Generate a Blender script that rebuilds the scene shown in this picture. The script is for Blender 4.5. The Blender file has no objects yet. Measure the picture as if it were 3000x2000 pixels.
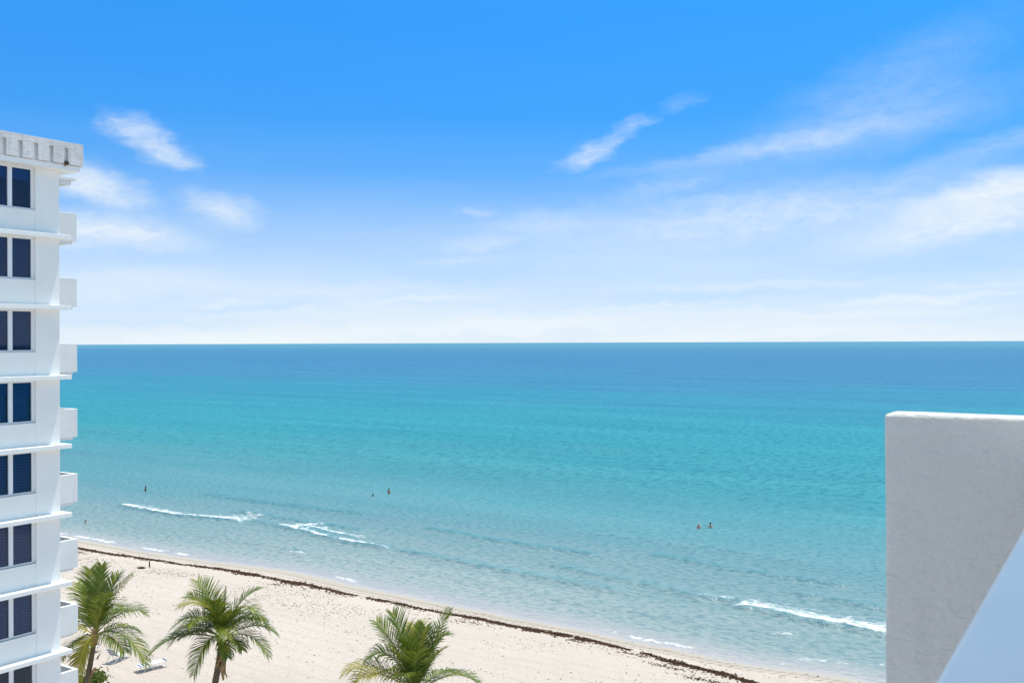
import bpy, bmesh, math, random
import numpy as np
from mathutils import Vector, Matrix
R = math.radians
SC = bpy.context.scene
COL = SC.collection
random.seed(7)
# World axes: +Y points out to sea, +X runs along the shore to the right, sea level z = 0.

# ------------------------------------------------------------------ camera
YAW = 33.26                                   # the view turns this far left of the seaward normal
CAMZ = 22.5
cd = bpy.data.cameras.new('camera'); cam = bpy.data.objects.new('camera', cd); COL.objects.link(cam)
cd.lens = 35.0; cd.sensor_width = 36.0; cd.clip_start = 0.1; cd.clip_end = 120000
cam.location = (0, 0, CAMZ)
cam.rotation_mode = 'XYZ'
cam.matrix_world = (Matrix.Translation((0, 0, CAMZ)) @ Matrix.Rotation(R(YAW), 4, 'Z')
                    @ Matrix.Rotation(R(90 + 0.07), 4, 'X') @ Matrix.Rotation(R(-0.22), 4, 'Z'))
cd.dof.use_dof = True; cd.dof.focus_distance = 70; cd.dof.aperture_fstop = 4.5
SC.camera = cam

# ------------------------------------------------------------------ light
SUN_DIR = Vector((0.10, 0.267, 1.0)).normalized()      # towards the sun
SUN_EL = math.asin(SUN_DIR.z)
SUN_AZ = math.atan2(SUN_DIR.x, SUN_DIR.y)
sd = bpy.data.lights.new('sun', 'SUN'); sun = bpy.data.objects.new('sun', sd); COL.objects.link(sun)
sd.energy = 4.2; sd.angle = R(0.53); sd.color = (1.0, 0.94, 0.85)
sun.rotation_euler = SUN_DIR.to_track_quat('Z', 'Y').to_euler()
sun.location = (0, 0, 60)

SC.view_settings.view_transform = 'Standard'; SC.view_settings.look = 'None'
SC.view_settings.gamma = 1.0; SC.view_settings.use_curve_mapping = False
SC.view_settings.exposure = 0.0
try:
    SC.cycles.max_bounces = 5; SC.cycles.diffuse_bounces = 3; SC.cycles.glossy_bounces = 2; SC.cycles.transparent_max_bounces = 12
except Exception: pass


class NT:
    """small helper round a node tree"""
    def __init__(s, tree): s.t = tree; s.t.nodes.clear()
    def n(s, typ, ins=None, **props):
        nd = s.t.nodes.new(typ)
        for k, v in props.items(): setattr(nd, k, v)
        for k, v in (ins or {}).items():
            sock = nd.inputs[k]
            if isinstance(v, bpy.types.NodeSocket): s.t.links.new(v, sock)
            elif isinstance(v, bpy.types.Node): s.t.links.new(v.outputs[0], sock)
            else: sock.default_value = v
        return nd
    def m(s, op, a, b=0.0, c=None, clamp=False):
        i = {0: a, 1: b}
        if c is not None: i[2] = c
        return s.n('ShaderNodeMath', i, operation=op, use_clamp=clamp).outputs[0]
    def mix(s, f, a, b, blend='MIX'):
        nd = s.n('ShaderNodeMix', data_type='RGBA', blend_type=blend)
        for idx, v in ((0, f), (6, a), (7, b)):
            if isinstance(v, bpy.types.NodeSocket): s.t.links.new(v, nd.inputs[idx])
            else: nd.inputs[idx].default_value = v if idx == 0 else (*v[:3], 1)
        return nd.outputs[2]
    def ramp(s, fac, stops, interp='LINEAR'):
        nd = s.n('ShaderNodeValToRGB', {0: fac}); cr = nd.color_ramp; cr.interpolation = interp
        while len(cr.elements) < len(stops): cr.elements.new(0.5)
        for e, (p, c) in zip(cr.elements, stops):
            e.position = p; e.color = (*c[:3], 1) if not isinstance(c, (int, float)) else (c, c, c, 1)
        return nd.outputs[0]
    def rng(s, v, a, b, c, d, interp='LINEAR'):
        return s.n('ShaderNodeMapRange', {0: v, 1: a, 2: b, 3: c, 4: d}, interpolation_type=interp).outputs[0]
    def noise(s, vec, scale, detail=4, rough=0.55, dist=0.0):
        return s.n('ShaderNodeTexNoise', {'Vector': vec, 'Scale': scale, 'Detail': detail, 'Roughness': rough, 'Distortion': dist}).outputs[0]
    def mapping(s, vec, loc=(0, 0, 0), rot=(0, 0, 0), scale=(1, 1, 1), typ='POINT'):
        return s.n('ShaderNodeMapping', {0: vec, 1: loc, 2: rot, 3: scale}, vector_type=typ).outputs[0]


# ------------------------------------------------------------------ sky
W = bpy.data.worlds.new('World'); SC.world = W; W.use_nodes = True
w = NT(W.node_tree)
try: W.cycles.sampling_method = 'MANUAL'; W.cycles.sample_map_resolution = 256
except Exception: pass
SKYS = 0.14
dirv = w.n('ShaderNodeVectorMath', {0: w.n('ShaderNodeTexCoord').outputs['Generated']}, operation='NORMALIZE').outputs[0]
sep = w.n('ShaderNodeSeparateXYZ', {0: dirv})
az = w.m('MULTIPLY', w.m('ARCTAN2', sep.outputs[0], sep.outputs[1]), 57.29578)       # degrees from seaward, right positive
el = w.m('MULTIPLY', w.m('ARCSINE', sep.outputs[2]), 57.29578)
sky = w.n('ShaderNodeTexSky', sky_type='NISHITA', sun_disc=False, sun_elevation=SUN_EL, sun_rotation=SUN_AZ,
          air_density=1.0, dust_density=0.3, ozone_density=4.0, altitude=20)
# deep tropical blue: one grade for every bearing, by height above the horizon only
tint = w.ramp(w.rng(el, 0, 40, 0, 1), [(0.0, (.028, .28, .80)), (.075, (.030, .265, .63)), (.15, (.040, .285, .55)), (.25, (.052, .33, .57)), (.375, (.070, .385, .64)), (.5, (.095, .445, .69)), (.75, (.50, .72, .60)), (1, (.84, .92, .58))])
skyc = w.mix(1.0, w.mix(1.0, sky.outputs[0], tint, 'MULTIPLY'), (2, 2, 2), 'MULTIPLY')
# thin high veil and wisps of cirrus
pv = w.n('ShaderNodeCombineXYZ', {0: az, 1: el}).outputs[0]
warp = w.n('ShaderNodeTexNoise', {'Vector': w.mapping(pv, scale=(0.35, 0.7, 1)), 'Scale': 1.0, 'Detail': 3.0, 'Roughness': 0.6}).outputs[1]
wv = w.n('ShaderNodeVectorMath', {0: warp, 1: (0.5, 0.5, 0.5)}, operation='SUBTRACT').outputs[0]
wv = w.n('ShaderNodeVectorMath', {0: wv, 1: (3.2, 1.5, 0)}, operation='MULTIPLY').outputs[0]
pw = w.n('ShaderNodeVectorMath', {0: pv, 1: wv}, operation='ADD').outputs[0]
F = 2287.0
WISP = [w.noise(w.mapping(pw, rot=(0, 0, R(a)), scale=(0.75, 2.0, 1), loc=(b, 0, 0)), 1.0, 5, 0.66) for a, b in ((14, 0), (-12, 7.7))]
def cloud_patch(u, v, L, Wd, tilt, k, wisp=0.5):
    """a bank of cirrus in a given bearing and height (degrees), long axis tilted"""
    ac = math.atan((u - 1176) / F); a0 = math.degrees(ac) - YAW
    e0 = math.degrees(math.atan((787 - v) * math.cos(ac) / F))
    q = 57.3 / F * 1.0
    mp = w.mapping(pw, loc=(a0, e0, 0), rot=(0, 0, R(tilt)), scale=(L * q, Wd * q, 1), typ='TEXTURE')
    ln = w.n('ShaderNodeVectorMath', {0: mp}, operation='LENGTH').outputs[1]
    msk = w.rng(ln, 1.25, 0.0, 0.0, k, 'SMOOTHSTEP')
    nz = w.rng(WISP[tilt > 4], 0.5 - 0.20 * (0.4 + wisp), 0.64, 1 - wisp, 1.0)
    return w.m('MULTIPLY', msk, nz)
CL = [(340, 320, 115, 40, -26, .66, .6), (405, 355, 70, 28, -14, .55, .6), (268, 280, 45, 16, -20, .3, .8), (512, 478, 100, 42, -7, .72, .45), (205, 420, 140, 46, -16, .9, .3),
      (240, 528, 230, 46, -2, .8, .4), (1350, 358, 85, 32, 16, .62, .6), (1425, 315, 60, 26, 36, .28, .7), (1470, 284, 50, 18, 5, .3, .7),
      (1780, 340, 430, 24, 8, .34, .3), (2000, 300, 400, 70, 12, .22, .35), (2030, 205, 330, 90, 22, .20, .45), (1560, 240, 60, 20, 10, .16, .7),
      (1750, 500, 560, 80, 4, .55, .45), (2300, 442, 230, 46, 11, .98, .25), (2240, 512, 360, 50, 7, .8, .35), (1090, 490, 50, 14, 2, .32, .5), (1540, 425, 190, 26, 10, .25, .6),
      (1250, 510, 160, 40, 6, .3, .5), (1100, 560, 110, 22, 3, .3, .5), (1060, 595, 100, 12, 2, .25, .5), (960, 690, 210, 12, 2, .5, .4), (2120, 690, 280, 13, 2, .6, .3), (2000, 722, 320, 12, 1, .5, .3),
      (300, 640, 260, 40, 0, .35, .4), (1700, 660, 420, 16, 1, .35, .4), (700, 720, 330, 11, 1, .4, .4), (1500, 705, 300, 9, 1, .35, .4), (2250, 655, 200, 14, 2, .35, .4), (520, 695, 150, 11, 2, .45, .4), (1150, 745, 560, 36, 0, .6, .3), (2280, 350, 220, 36, 14, .26, .45),
      (-900, 300, 500, 90, -12, .6, .6), (-700, 560, 420, 50, -4, .6, .5), (3300, 380, 600, 90, 9, .7, .5), (3500, 120, 500, 90, 18, .5, .6)]
tot = None
for a in CL:
    pch = cloud_patch(*a)
    tot = pch if tot is None else w.m('ADD', tot, w.m('MULTIPLY', pch, w.m('SUBTRACT', 1.0, tot)))
# cirrus added above the view, thickened to whiten the ambient light
zz = w.m('MAXIMUM', sep.outputs[2], 0.04)
plane = w.n('ShaderNodeCombineXYZ', {0: w.m('DIVIDE', sep.outputs[0], zz), 1: w.m('DIVIDE', sep.outputs[1], zz)}).outputs[0]
gen = w.noise(w.mapping(plane, rot=(0, 0, 0.5), scale=(0.5, 1.6, 1)), 0.9, 4, 0.6, 0.6)
gen = w.m('MULTIPLY', w.rng(gen, 0.34, 0.72, 0, 0.85), w.rng(el, 19, 36, 0.0, 1))
tot = w.m('ADD', tot, w.m('MULTIPLY', gen, w.m('SUBTRACT', 1.0, tot)))
veil = w.ramp(w.rng(el, 0, 30, 0, 1), [(0.0, .93), (.015, .88), (.073, .75), (.157, .56), (.233, .34), (.32, .12), (.42, .03), (.6, 0.0)])
streak = w.noise(w.mapping(pw, scale=(0.05, 0.55, 1)), 1.0, 4, 0.5)
veil = w.m('MULTIPLY', veil, w.rng(streak, 0.3, 0.7, 0.86, 1.1), clamp=True)
tot = w.m('ADD', tot, w.m('MULTIPLY', veil, w.m('SUBTRACT', 1.0, tot)), clamp=True)
WHITE = 0.92 / SKYS
skyc = w.mix(tot, skyc, (WHITE * 0.965, WHITE * 1.03, WHITE * 1.06))
bg = w.n('ShaderNodeBackground', {0: skyc, 1: SKYS})
w.n('ShaderNodeOutputWorld', {0: bg})

# ------------------------------------------------------------------ materials
def mat(name):
    m = bpy.data.materials.new(name); m.use_nodes = True
    return m, NT(m.node_tree)
def finish(m, t, shader, disp=None):
    t.n('ShaderNodeOutputMaterial', {0: shader}); return m
def pbsdf(t, color, rough=0.6, normal=None, spec=0.5, **kw):
    i = {'Base Color': color if isinstance(color, bpy.types.NodeSocket) else (*color, 1), 'Roughness': rough, 'Specular IOR Level': spec}
    if normal is not None: i['Normal'] = normal
    i.update(kw)
    return t.n('ShaderNodeBsdfPrincipled', i).outputs[0]
def bump(t, h, strength, dist, normal=None):
    i = {'Height': h, 'Strength': strength, 'Distance': dist}
    if normal is not None: i['Normal'] = normal
    return t.n('ShaderNodeBump', i).outputs[0]

def plain(name, col, rough=0.6, var=0.08, scale=6.0, spec=0.4, bmp=0.0, bs=30.0, **kw):
    m, t = mat(name)
    pos = t.n('ShaderNodeTexCoord').outputs['Object']
    nz = t.noise(pos, scale, 5)
    c = t.mix(t.rng(nz, 0.3, 0.7, 0, 1), [x * (1 - var) for x in col], [min(1, x * (1 + var)) for x in col])
    nm = bump(t, t.noise(pos, bs, 4), bmp, 0.02) if bmp else None
    return finish(m, t, pbsdf(t, c, rough, nm, spec, **kw))

def stucco(name, col, dirt, dirtamt, bscale, bstr, drips=0.3):
    m, t = mat(name)
    pos = t.n('ShaderNodeNewGeometry').outputs['Position']
    big = t.noise(pos, 0.9, 6, 0.65)
    drip = t.noise(t.mapping(pos, scale=(3.0, 3.0, 0.35)), 1.6, 5, 0.6)
    f = t.m('MULTIPLY', t.m('ADD', t.rng(big, 0.42, 0.75, 0, 1), t.m('MULTIPLY', t.rng(drip, 0.5, 0.75, 0, 1), drips)), dirtamt, clamp=True)
    c = t.mix(f, col, dirt)
    g = t.noise(pos, bscale, 6, 0.7)
    g2 = t.noise(t.mapping(pos, scale=(1, 1, 2.5)), bscale * 0.22, 4, 0.6)
    nm = bump(t, t.m('ADD', g, t.m('MULTIPLY', g2, 1.6)), bstr, 0.03)
    return finish(m, t, pbsdf(t, c, 0.85, nm, 0.25))

M = {}
M['wall'] = stucco('white_painted_stucco', (.88, .885, .86), (.79, .79, .77), .45, 30, .22)
M['parapet'] = stucco('weathered_stucco', (.76, .745, .73), (.50, .48, .465), .75, 14, .6, 1.0)
M['panel'] = stucco('balcony_panel_paint', (.80, .80, .785), (.68, .685, .68), .6, 20, .15, .6)
M['near'] = stucco('rough_painted_wall', (.89, .875, .85), (.76, .745, .72), .7, 26, .95, .7)
M['frame'] = plain('white_window_frame', (.80, .82, .83), .4, .03)
M['cap'] = plain('smooth_white_paint', (.91, .92, .92), .28, .03, 3.0, .9)
M['dark'] = plain('dark_interior', (.03, .04, .06), .8)
M['hole'] = plain('rusty_scupper', (.05, .035, .025), .9, .5, 30)
M['blind'] = plain('blue_grey_blind', (.10, .23, .38), .6, .1, 8)
M['shutter'] = plain('grey_shutter_slat', (.20, .31, .42), .6, .12, 8)
M['curtain'] = plain('sheer_curtain', (.22, .33, .46), .8, .15, 9)
M['metal'] = plain('white_powder_coat', (.82, .83, .84), .35, .03)
M['sling'] = plain('white_mesh_sling', (.82, .82, .81), .7, .04, 20)
M['blue'] = plain('navy_strap', (.02, .05, .20), .6, .1)
M['trunk'] = plain('palm_bark', (.16, .125, .09), .9, .35, 7, .2, .9, 9)
M['boot'] = plain('dry_leaf_base', (.40, .26, .13), .9, .45, 9, .2, .6, 20)
M['skin'] = plain('skin_tan', (.42, .23, .15), .55, .05)
M['skin2'] = plain('skin_fair', (.56, .34, .25), .55, .05)
M['skin3'] = plain('skin_deep', (.17, .085, .055), .5, .05)
M['hair'] = plain('dark_hair', (.012, .009, .008), .6, .2)
M['swim'] = plain('black_swimwear', (.012, .013, .02), .6, .1)
M['cap_hat'] = plain('pale_cap', (.65, .68, .70), .7, .05)
M['stake'] = plain('dark_stake', (.02, .018, .016), .8, .2)

# glass: tinted, mirror-like by fresnel
m, t = mat('tinted_glass')
fr = t.n('ShaderNodeFresnel', {'IOR': 1.45}).outputs[0]
tr = t.n('ShaderNodeBsdfTransparent', {0: (.48, .62, .80, 1)}).outputs[0]
gl = t.n('ShaderNodeBsdfGlossy', {0: (.85, .93, 1, 1), 'Roughness': 0.02}).outputs[0]
M['glass'] = finish(m, t, t.n('ShaderNodeMixShader', {0: fr, 1: tr, 2: gl}).outputs[0])

# palm leaf
def leaf_mat(name, c1, c2, c3):
    m, t = mat(name)
    pos = t.n('ShaderNodeNewGeometry').outputs['Position']
    at = t.n('ShaderNodeAttribute', attribute_name='tone').outputs['Fac']
    c = t.mix(t.rng(at, 0, 1, 0, 1), c1, c2)
    c = t.mix(t.rng(t.noise(pos, 1.6, 3), 0.5, 0.75, 0, .55), c, c3)
    d = pbsdf(t, c, 0.4, None, 0.3)
    tl = t.n('ShaderNodeBsdfTranslucent', {0: t.mix(0.0, c, c)}).outputs[0]
    return finish(m, t, t.n('ShaderNodeMixShader', {0: 0.25, 1: d, 2: tl}).outputs[0])
M['leaf'] = leaf_mat('palm_leaf', (.022, .066, .008), (.215, .275, .032), (.40, .36, .06))
M['leaf_y'] = leaf_mat('palm_leaf_yellowing', (.17, .21, .025), (.40, .34, .04), (.42, .34, .06))
M['rachis'] = plain('palm_rachis', (.27, .27, .06), .45, .15)
M['rachis_y'] = plain('palm_rachis_yellow', (.50, .38, .04), .45, .15)
M['shrub'] = leaf_mat('shrub_leaf', (.07, .13, .025), (.16, .20, .04), (.2, .2, .05))

# ------------------------------------------------------------------ mesh helpers
def tag(o, label=None, cat=None, group=None, kind=None):
    if label: o['label'] = label
    if cat: o['category'] = cat
    if group: o['group'] = group
    if kind: o['kind'] = kind
    return o
def empty(name, loc=(0, 0, 0), rz=0):
    o = bpy.data.objects.new(name, None); COL.objects.link(o)
    o.location = loc; o.rotation_euler = (0, 0, rz); o.empty_display_size = .3
    return o
def obj(name, bm, m, parent=None, smooth=False):
    me = bpy.data.meshes.new(name)
    if isinstance(bm, bpy.types.Mesh): me = bm
    else:
        bmesh.ops.recalc_face_normals(bm, faces=bm.faces); bm.to_mesh(me); bm.free()
    if m and not me.materials: me.materials.append(M[m] if isinstance(m, str) else m)
    if smooth: me.polygons.foreach_set('use_smooth', [True] * len(me.polygons))
    o = bpy.data.objects.new(name, me); COL.objects.link(o); o.parent = parent
    return o
def add_box(bm, x0, x1, y0, y1, z0, z1, bev=0.0):
    vs = [bm.verts.new(p) for p in ((x0, y0, z0), (x1, y0, z0), (x1, y1, z0), (x0, y1, z0), (x0, y0, z1), (x1, y0, z1), (x1, y1, z1), (x0, y1, z1))]
    fs = [bm.faces.new([vs[i] for i in q]) for q in ((3, 2, 1, 0), (4, 5, 6, 7), (0, 1, 5, 4), (1, 2, 6, 5), (2, 3, 7, 6), (3, 0, 4, 7))]
    if bev:
        bmesh.ops.bevel(bm, geom=list({e for f in fs for e in f.edges}), offset=bev, segments=2, profile=.5, affect='EDGES', clamp_overlap=True)
def box(name, m, parent, *a, bev=0.0):
    bm = bmesh.new(); add_box(bm, *a, bev=bev); return obj(name, bm, m, parent)
def add_tube(bm, pts, rad, seg=6):
    pts = [Vector(p) for p in pts]
    rads = rad if isinstance(rad, (list, tuple)) else [rad] * len(pts)
    rings = []
    for i, p in enumerate(pts):
        d = (pts[min(i + 1, len(pts) - 1)] - pts[max(i - 1, 0)]).normalized()
        a = Vector((0, 0, 1)) if abs(d.z) < .95 else Vector((1, 0, 0))
        s = d.cross(a).normalized(); n = s.cross(d)
        rings.append([bm.verts.new(p + (s * math.cos(2 * math.pi * k / seg) + n * math.sin(2 * math.pi * k / seg)) * rads[i]) for k in range(seg)])
    for i in range(len(rings) - 1):
        for k in range(seg):
            bm.faces.new((rings[i][k], rings[i][(k + 1) % seg], rings[i + 1][(k + 1) % seg], rings[i + 1][k]))
    bm.faces.new(rings[0][::-1]); bm.faces.new(rings[-1])
def tube(name, m, parent, pts, rad, seg=6):
    bm = bmesh.new(); add_tube(bm, pts, rad, seg); return obj(name, bm, m, parent, True)

RNG = np.random.default_rng(11)
_lat = RNG.random((512, 512))
def vnoise(x, y):
    xi = np.floor(x).astype(int); yi = np.floor(y).astype(int)
    fx = x - xi; fy = y - yi
    fx = fx * fx * (3 - 2 * fx); fy = fy * fy * (3 - 2 * fy)
    a = _lat[xi % 512, yi % 512]; b = _lat[(xi + 1) % 512, yi % 512]
    c = _lat[xi % 512, (yi + 1) % 512]; d = _lat[(xi + 1) % 512, (yi + 1) % 512]
    return (a * (1 - fx) + b * fx) * (1 - fy) + (c * (1 - fx) + d * fx) * fy - 0.5
def fbm(x, y, oct=4):
    s = 0; a = 1.0
    for k in range(oct):
        s = s + a * vnoise(x * 2 ** k + 17.3 * k, y * 2 ** k + 5.1 * k); a *= .5
    return s
def grid_mesh(name, xs, ys, zf, attrs=None):
    X, Y = np.meshgrid(xs, ys)
    Z = zf(X, Y)
    nx, ny = len(xs), len(ys)
    me = bpy.data.meshes.new(name)
    me.vertices.add(nx * ny)
    me.vertices.foreach_set('co', np.stack([X, Y, Z], -1).astype(np.float32).ravel())
    i = (np.arange(ny - 1)[:, None] * nx + np.arange(nx - 1)[None, :]).ravel()
    q = np.stack([i, i + 1, i + nx + 1, i + nx], -1).astype(np.int32)
    me.loops.add(q.size); me.loops.foreach_set('vertex_index', q.ravel())
    me.polygons.add(len(q)); me.polygons.foreach_set('loop_start', np.arange(0, q.size, 4, dtype=np.int32))
    me.polygons.foreach_set('use_smooth', np.ones(len(q), dtype=bool))
    me.update(calc_edges=True)
    for k, fn in (attrs or {}).items():
        a = me.attributes.new(k, 'FLOAT', 'POINT'); a.data.foreach_set('value', fn(X, Y).astype(np.float32).ravel())
    return me
def grade(a, b, step, lo, hi, g=1.18):
    """even spacing from a to b, growing outwards to lo and hi"""
    v = list(np.arange(a, b + 1e-6, step)); s = step; x = v[-1]
    while x < hi: s *= g; x += s; v.append(x)
    s = step; x = v[0]; pre = []
    while x > lo: s *= g; x -= s; pre.append(x)
    return np.array(pre[::-1] + v)

# ------------------------------------------------------------------ beach
def waterline(x):
    return 69.2 + np.interp(x, [-112, -100, -82, -71, -59, -49, -40, -32, -25, -16, 0], [-.4, -.2, .5, 1.6, .7, .2, -.3, -1.2, -1.3, -1.0, -.6]) + .7 * vnoise(x * .16, x * 0 + 3.3) + .3 * vnoise(x * .5, x * 0 + 8.3)
PY = [-80, 20, 40, 52, 58, 62, 64.5, 69.2, 74, 90, 115, 140]
PZ = [1.9, 1.9, 1.65, 1.5, 1.3, 1.0, .72, 0.0, -.35, -.8, -1.3, -2.2]
def beach_z(X, Y):
    off = (waterline(X) - 69.2) * np.clip((Y - 60) / 6, 0, 1)
    z = np.interp(Y - off, PY, PZ)
    dry = np.clip((66.0 - Y) / 3, 0, 1)
    z = z + dry * (.10 * fbm(X * .12, Y * .2, 4) + .035 * fbm(X * 1.4, Y * 1.4, 3))
    return z - .05 * tracks(X, Y)
def tracks(X, Y):
    k = np.zeros_like(X)
    for yt, wd in ((66.6, .50), (65.4, .45)):                                 # ruts left along the shore by tyres
        yy = yt + .35 * vnoise(X * .03, X * 0 + yt) + (waterline(X) - 69.2) * .75
        k = np.maximum(k, np.exp(-((Y - yy) / (wd * .6)) ** 4))
    return k
xs = grade(-130, -5, .5, -420, 260); ys = np.concatenate([grade(30, 70, .25, -80, 70)[:-1], np.arange(70.25, 76, .5), np.arange(76, 142, 3)])
m, t = mat('beach_sand')
geo = t.n('ShaderNodeNewGeometry'); pos = geo.outputs['Position']
sp = t.n('ShaderNodeSeparateXYZ', {0: pos})
zr = t.m('ADD', sp.outputs[2], t.m('MULTIPLY', t.m('SUBTRACT', t.noise(t.mapping(pos, scale=(.2, 1, 1)), .7, 4), .5), .30))
big = t.noise(t.mapping(pos, scale=(.25, .6, 1)), .35, 5, .6)
dry = t.mix(t.rng(big, .35, .68, 0, 1), (.645, .565, .508), (.60, .525, .472))
grain = t.noise(t.mapping(pos, scale=(1, 1.6, 1)), 5.0, 7, .72)
dry = t.mix(t.rng(grain, .50, .72, 0, .6), dry, (.43, .365, .32))
speck = t.noise(t.mapping(pos, scale=(.8, 1.8, 1)), 9.0, 3, .6)
spz = t.m('MULTIPLY', t.rng(speck, .66, .72, 0, .6), t.rng(t.noise(pos, .28, 4), .42, .6, .05, 1))
dry = t.mix(spz, dry, (.13, .085, .065))
rake = t.n('ShaderNodeTexWave', {'Vector': t.mapping(pos, rot=(0, 0, .06)), 'Scale': .23, 'Distortion': 6.0, 'Detail': 3.0, 'Detail Scale': .4}, bands_direction='Y').outputs[1]
dry = t.mix(t.m('MULTIPLY', t.rng(rake, .70, 1.0, 0, .26), t.rng(sp.outputs[1], 63, 58, 0, 1)), dry, (.50, .45, .42))
damp = t.mix(t.rng(grain, .4, .7, 0, 1), (.51, .45, .39), (.44, .385, .33))
wet = (.43, .40, .375)
c = t.mix(t.rng(zr, .32, .62, 1, 0), dry, damp)
fw = t.rng(zr, .04, .36, 1, 0, 'SMOOTHSTEP')
c = t.mix(fw, c, wet)
trk = t.n('ShaderNodeAttribute', attribute_name='track').outputs['Fac']
tread = t.n('ShaderNodeTexWave', {'Vector': t.mapping(pos, rot=(0, 0, .6)), 'Scale': .55, 'Distortion': 1.2, 'Detail': 2.0}, bands_direction='X').outputs[1]
c = t.mix(t.m('MULTIPLY', t.m('MULTIPLY', trk, t.rng(tread, .4, .65, 0, 1)), .75), c, (.28, .235, .20))
nm = bump(t, t.m('ADD', t.m('MULTIPLY', grain, 1.0), t.m('ADD', t.m('MULTIPLY', t.noise(pos, 1.5, 5, .65), 1.5), t.m('MULTIPLY', t.m('MULTIPLY', tread, trk), .8))), t.m('SUBTRACT', .75, t.m('MULTIPLY', fw, .68)), .16)
M['sand'] = finish(m, t, pbsdf(t, c, t.m('SUBTRACT', .95, t.m('MULTIPLY', fw, .66)), nm, t.m('ADD', .15, t.m('MULTIPLY', fw, .5))))
beach = obj('beach', grid_mesh('beach', xs, ys, beach_z, {'track': tracks}), 'sand'); tag(beach, 'pale sandy beach sloping down to the sea', 'beach', kind='structure')

# ------------------------------------------------------------------ sea
# breakers: (x along the shore, y of the crest), wave height, foam strength, how far foam trails out behind
WAVES = [
    ([(-122, 85.8), (-119.5, 85.5), (-115, 85.0), (-108, 84.6), (-102.5, 85.3), (-97.6, 86.1)], .40, 1.0, 3.4, .42),
    ([(-91, 85.6), (-89, 86.2), (-85.7, 85.4), (-79.8, 83.9), (-76.9, 83.5), (-70.5, 83.1)], .42, 1.0, 1.0, .50),
    ([(-90, 87.5), (-85, 86.9), (-80, 86.2), (-77.5, 86.0)], .25, .95, 2.0, .42),
    ([(-80.6, 76.4), (-76.8, 76.7)], .12, .85, .3, .25),
    ([(-34.8, 81.9), (-32.5, 82.4), (-30.0, 82.2)], .35, .55, 1.6, .5),
    ([(-30.8, 80.8), (-27.8, 80.6), (-26.0, 80.2), (-24.2, 79.85), (-21.1, 79.8), (-18.1, 79.1), (-10, 78.6)], .45, 1.0, 3.6, .45),
    ([(-25.8, 75.1), (-23.2, 75.6)], .15, .7, .4, .3),
    ([(-22.5, 69.9), (-20, 70.6), (-18.5, 71)], .05, .5, .8, .5), ([(-17.5, 71.4), (-14, 72.2)], .05, .45, .8, .5),
    ([(-104, 91.0), (-92, 90.0), (-80, 89.2)], .34, 0.0, 0, 1), ([(-120, 99.0), (-108, 98.2), (-98, 98.0), (-88, 98.6)], .36, 0.0, 0, 1), ([(-70, 83.0), (-60, 82.0), (-50, 80.8), (-40, 80)], .34, .0, 0, 1),
    ([(-75, 77.2), (-62, 76.6), (-48, 75.2), (-30, 74.5)], .12, 0, 0, 1), ([(-52, 86), (-42, 84), (-34, 82)], .34, 0, 0, 1), ([(-100, 78), (-88, 77.6), (-76, 77)], .14, 0, 0, 1),
    ([(-75, 95), (-62, 93), (-50, 92.4)], .3, 0, 0, 1), ([(-46, 96), (-36, 94), (-24, 93)], .34, 0, 0, 1), ([(-60, 104), (-48, 103), (-30, 101)], .3, 0, 0, 1), ([(-28, 88), (-18, 86.5), (-8, 86)], .34, 0, 0, 1), ([(-97, 87), (-93, 86.6), (-90, 86)], .3, 0, 0, 1)]
SHORE = [(-125, -98.0, 1.0), (-97.5, -85.5, .95), (-68, -61.5, .85), (-56.2, -53, .6), (-37.5, -28.3, .95), (-26, -16, .35), (-82, -80, .3), (-48, -45, .3)]
def smooth_ends(x, a, b, e):
    return np.clip((x - a) / e, 0, 1) * np.clip((b - x) / e, 0, 1)
def crest(wv, X):
    px = [p[0] for p in wv[0]]; py = [p[1] for p in wv[0]]
    c = np.interp(X, px, py) + .35 * vnoise(X * .35, X * 0 + py[0]) + .15 * vnoise(X * 1.3, X * 0 + py[0])
    return c, smooth_ends(X, px[0] - .6, px[-1] + .6, 1.6)
def sea_z(X, Y):
    near = np.clip((200 - Y) / 90, 0, 1)
    z = near * (.03 * fbm(X * .16 + .05 * Y, Y * .5, 4) + .03 * vnoise(X * .9, Y * 1.5))
    z = z * np.clip((Y - 69) / 6, .15, 1)
    for wv in WAVES:
        c, e = crest(wv, X)
        d = Y - c
        z = z + wv[1] * e * np.where(d < 0, np.exp(-(d / .55) ** 2), np.exp(-(d / 1.9) ** 2))
    return z
def foam(X, Y):
    f = np.zeros_like(X)
    for wv in WAVES:
        if not wv[2]: continue
        c, e = crest(wv, X)
        d = Y - c
        frag = np.clip(.46 + 2.2 * vnoise(X * .6, X * 0 + 9.7 + wv[1]), 0, 1)
        front = np.where(d < 0, np.exp(-(d / (wv[4] * .35)) ** 2), np.exp(-(d / wv[4]) ** 2)) * frag
        tw = wv[3] * (.7 + 2.0 * np.clip(vnoise(X * .17 + 4, X * 0 + 2.2) + .3, 0, 1))
        trail = np.where(d > 0, np.clip(1 - d / np.maximum(tw, .05), 0, 1) ** .8, 0) * .80
        f = np.maximum(f, e * wv[2] * np.maximum(front, trail))
    wl = waterline(X)
    for a, b, k in SHORE:
        d = Y - (wl + .55 + .35 * vnoise(X * .5, X * 0 + 1.7))
        e = smooth_ends(X, a, b, 1.5)
        f = np.maximum(f, e * k * np.where(d < 0, np.exp(-(d / .22) ** 2), np.exp(-(d / .5) ** 2) * .8) * np.clip(.75 + 1.2 * vnoise(X * .6, X * 0 + 6), 0, 1))
    return f
def shallow(X, Y):
    return np.clip(1 - (Y - waterline(X)) / 4.0, 0, 1)
sx = grade(-135, -4, .28, -60000, 60000, 1.22)
syv = [66.0]; st = .2
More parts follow.
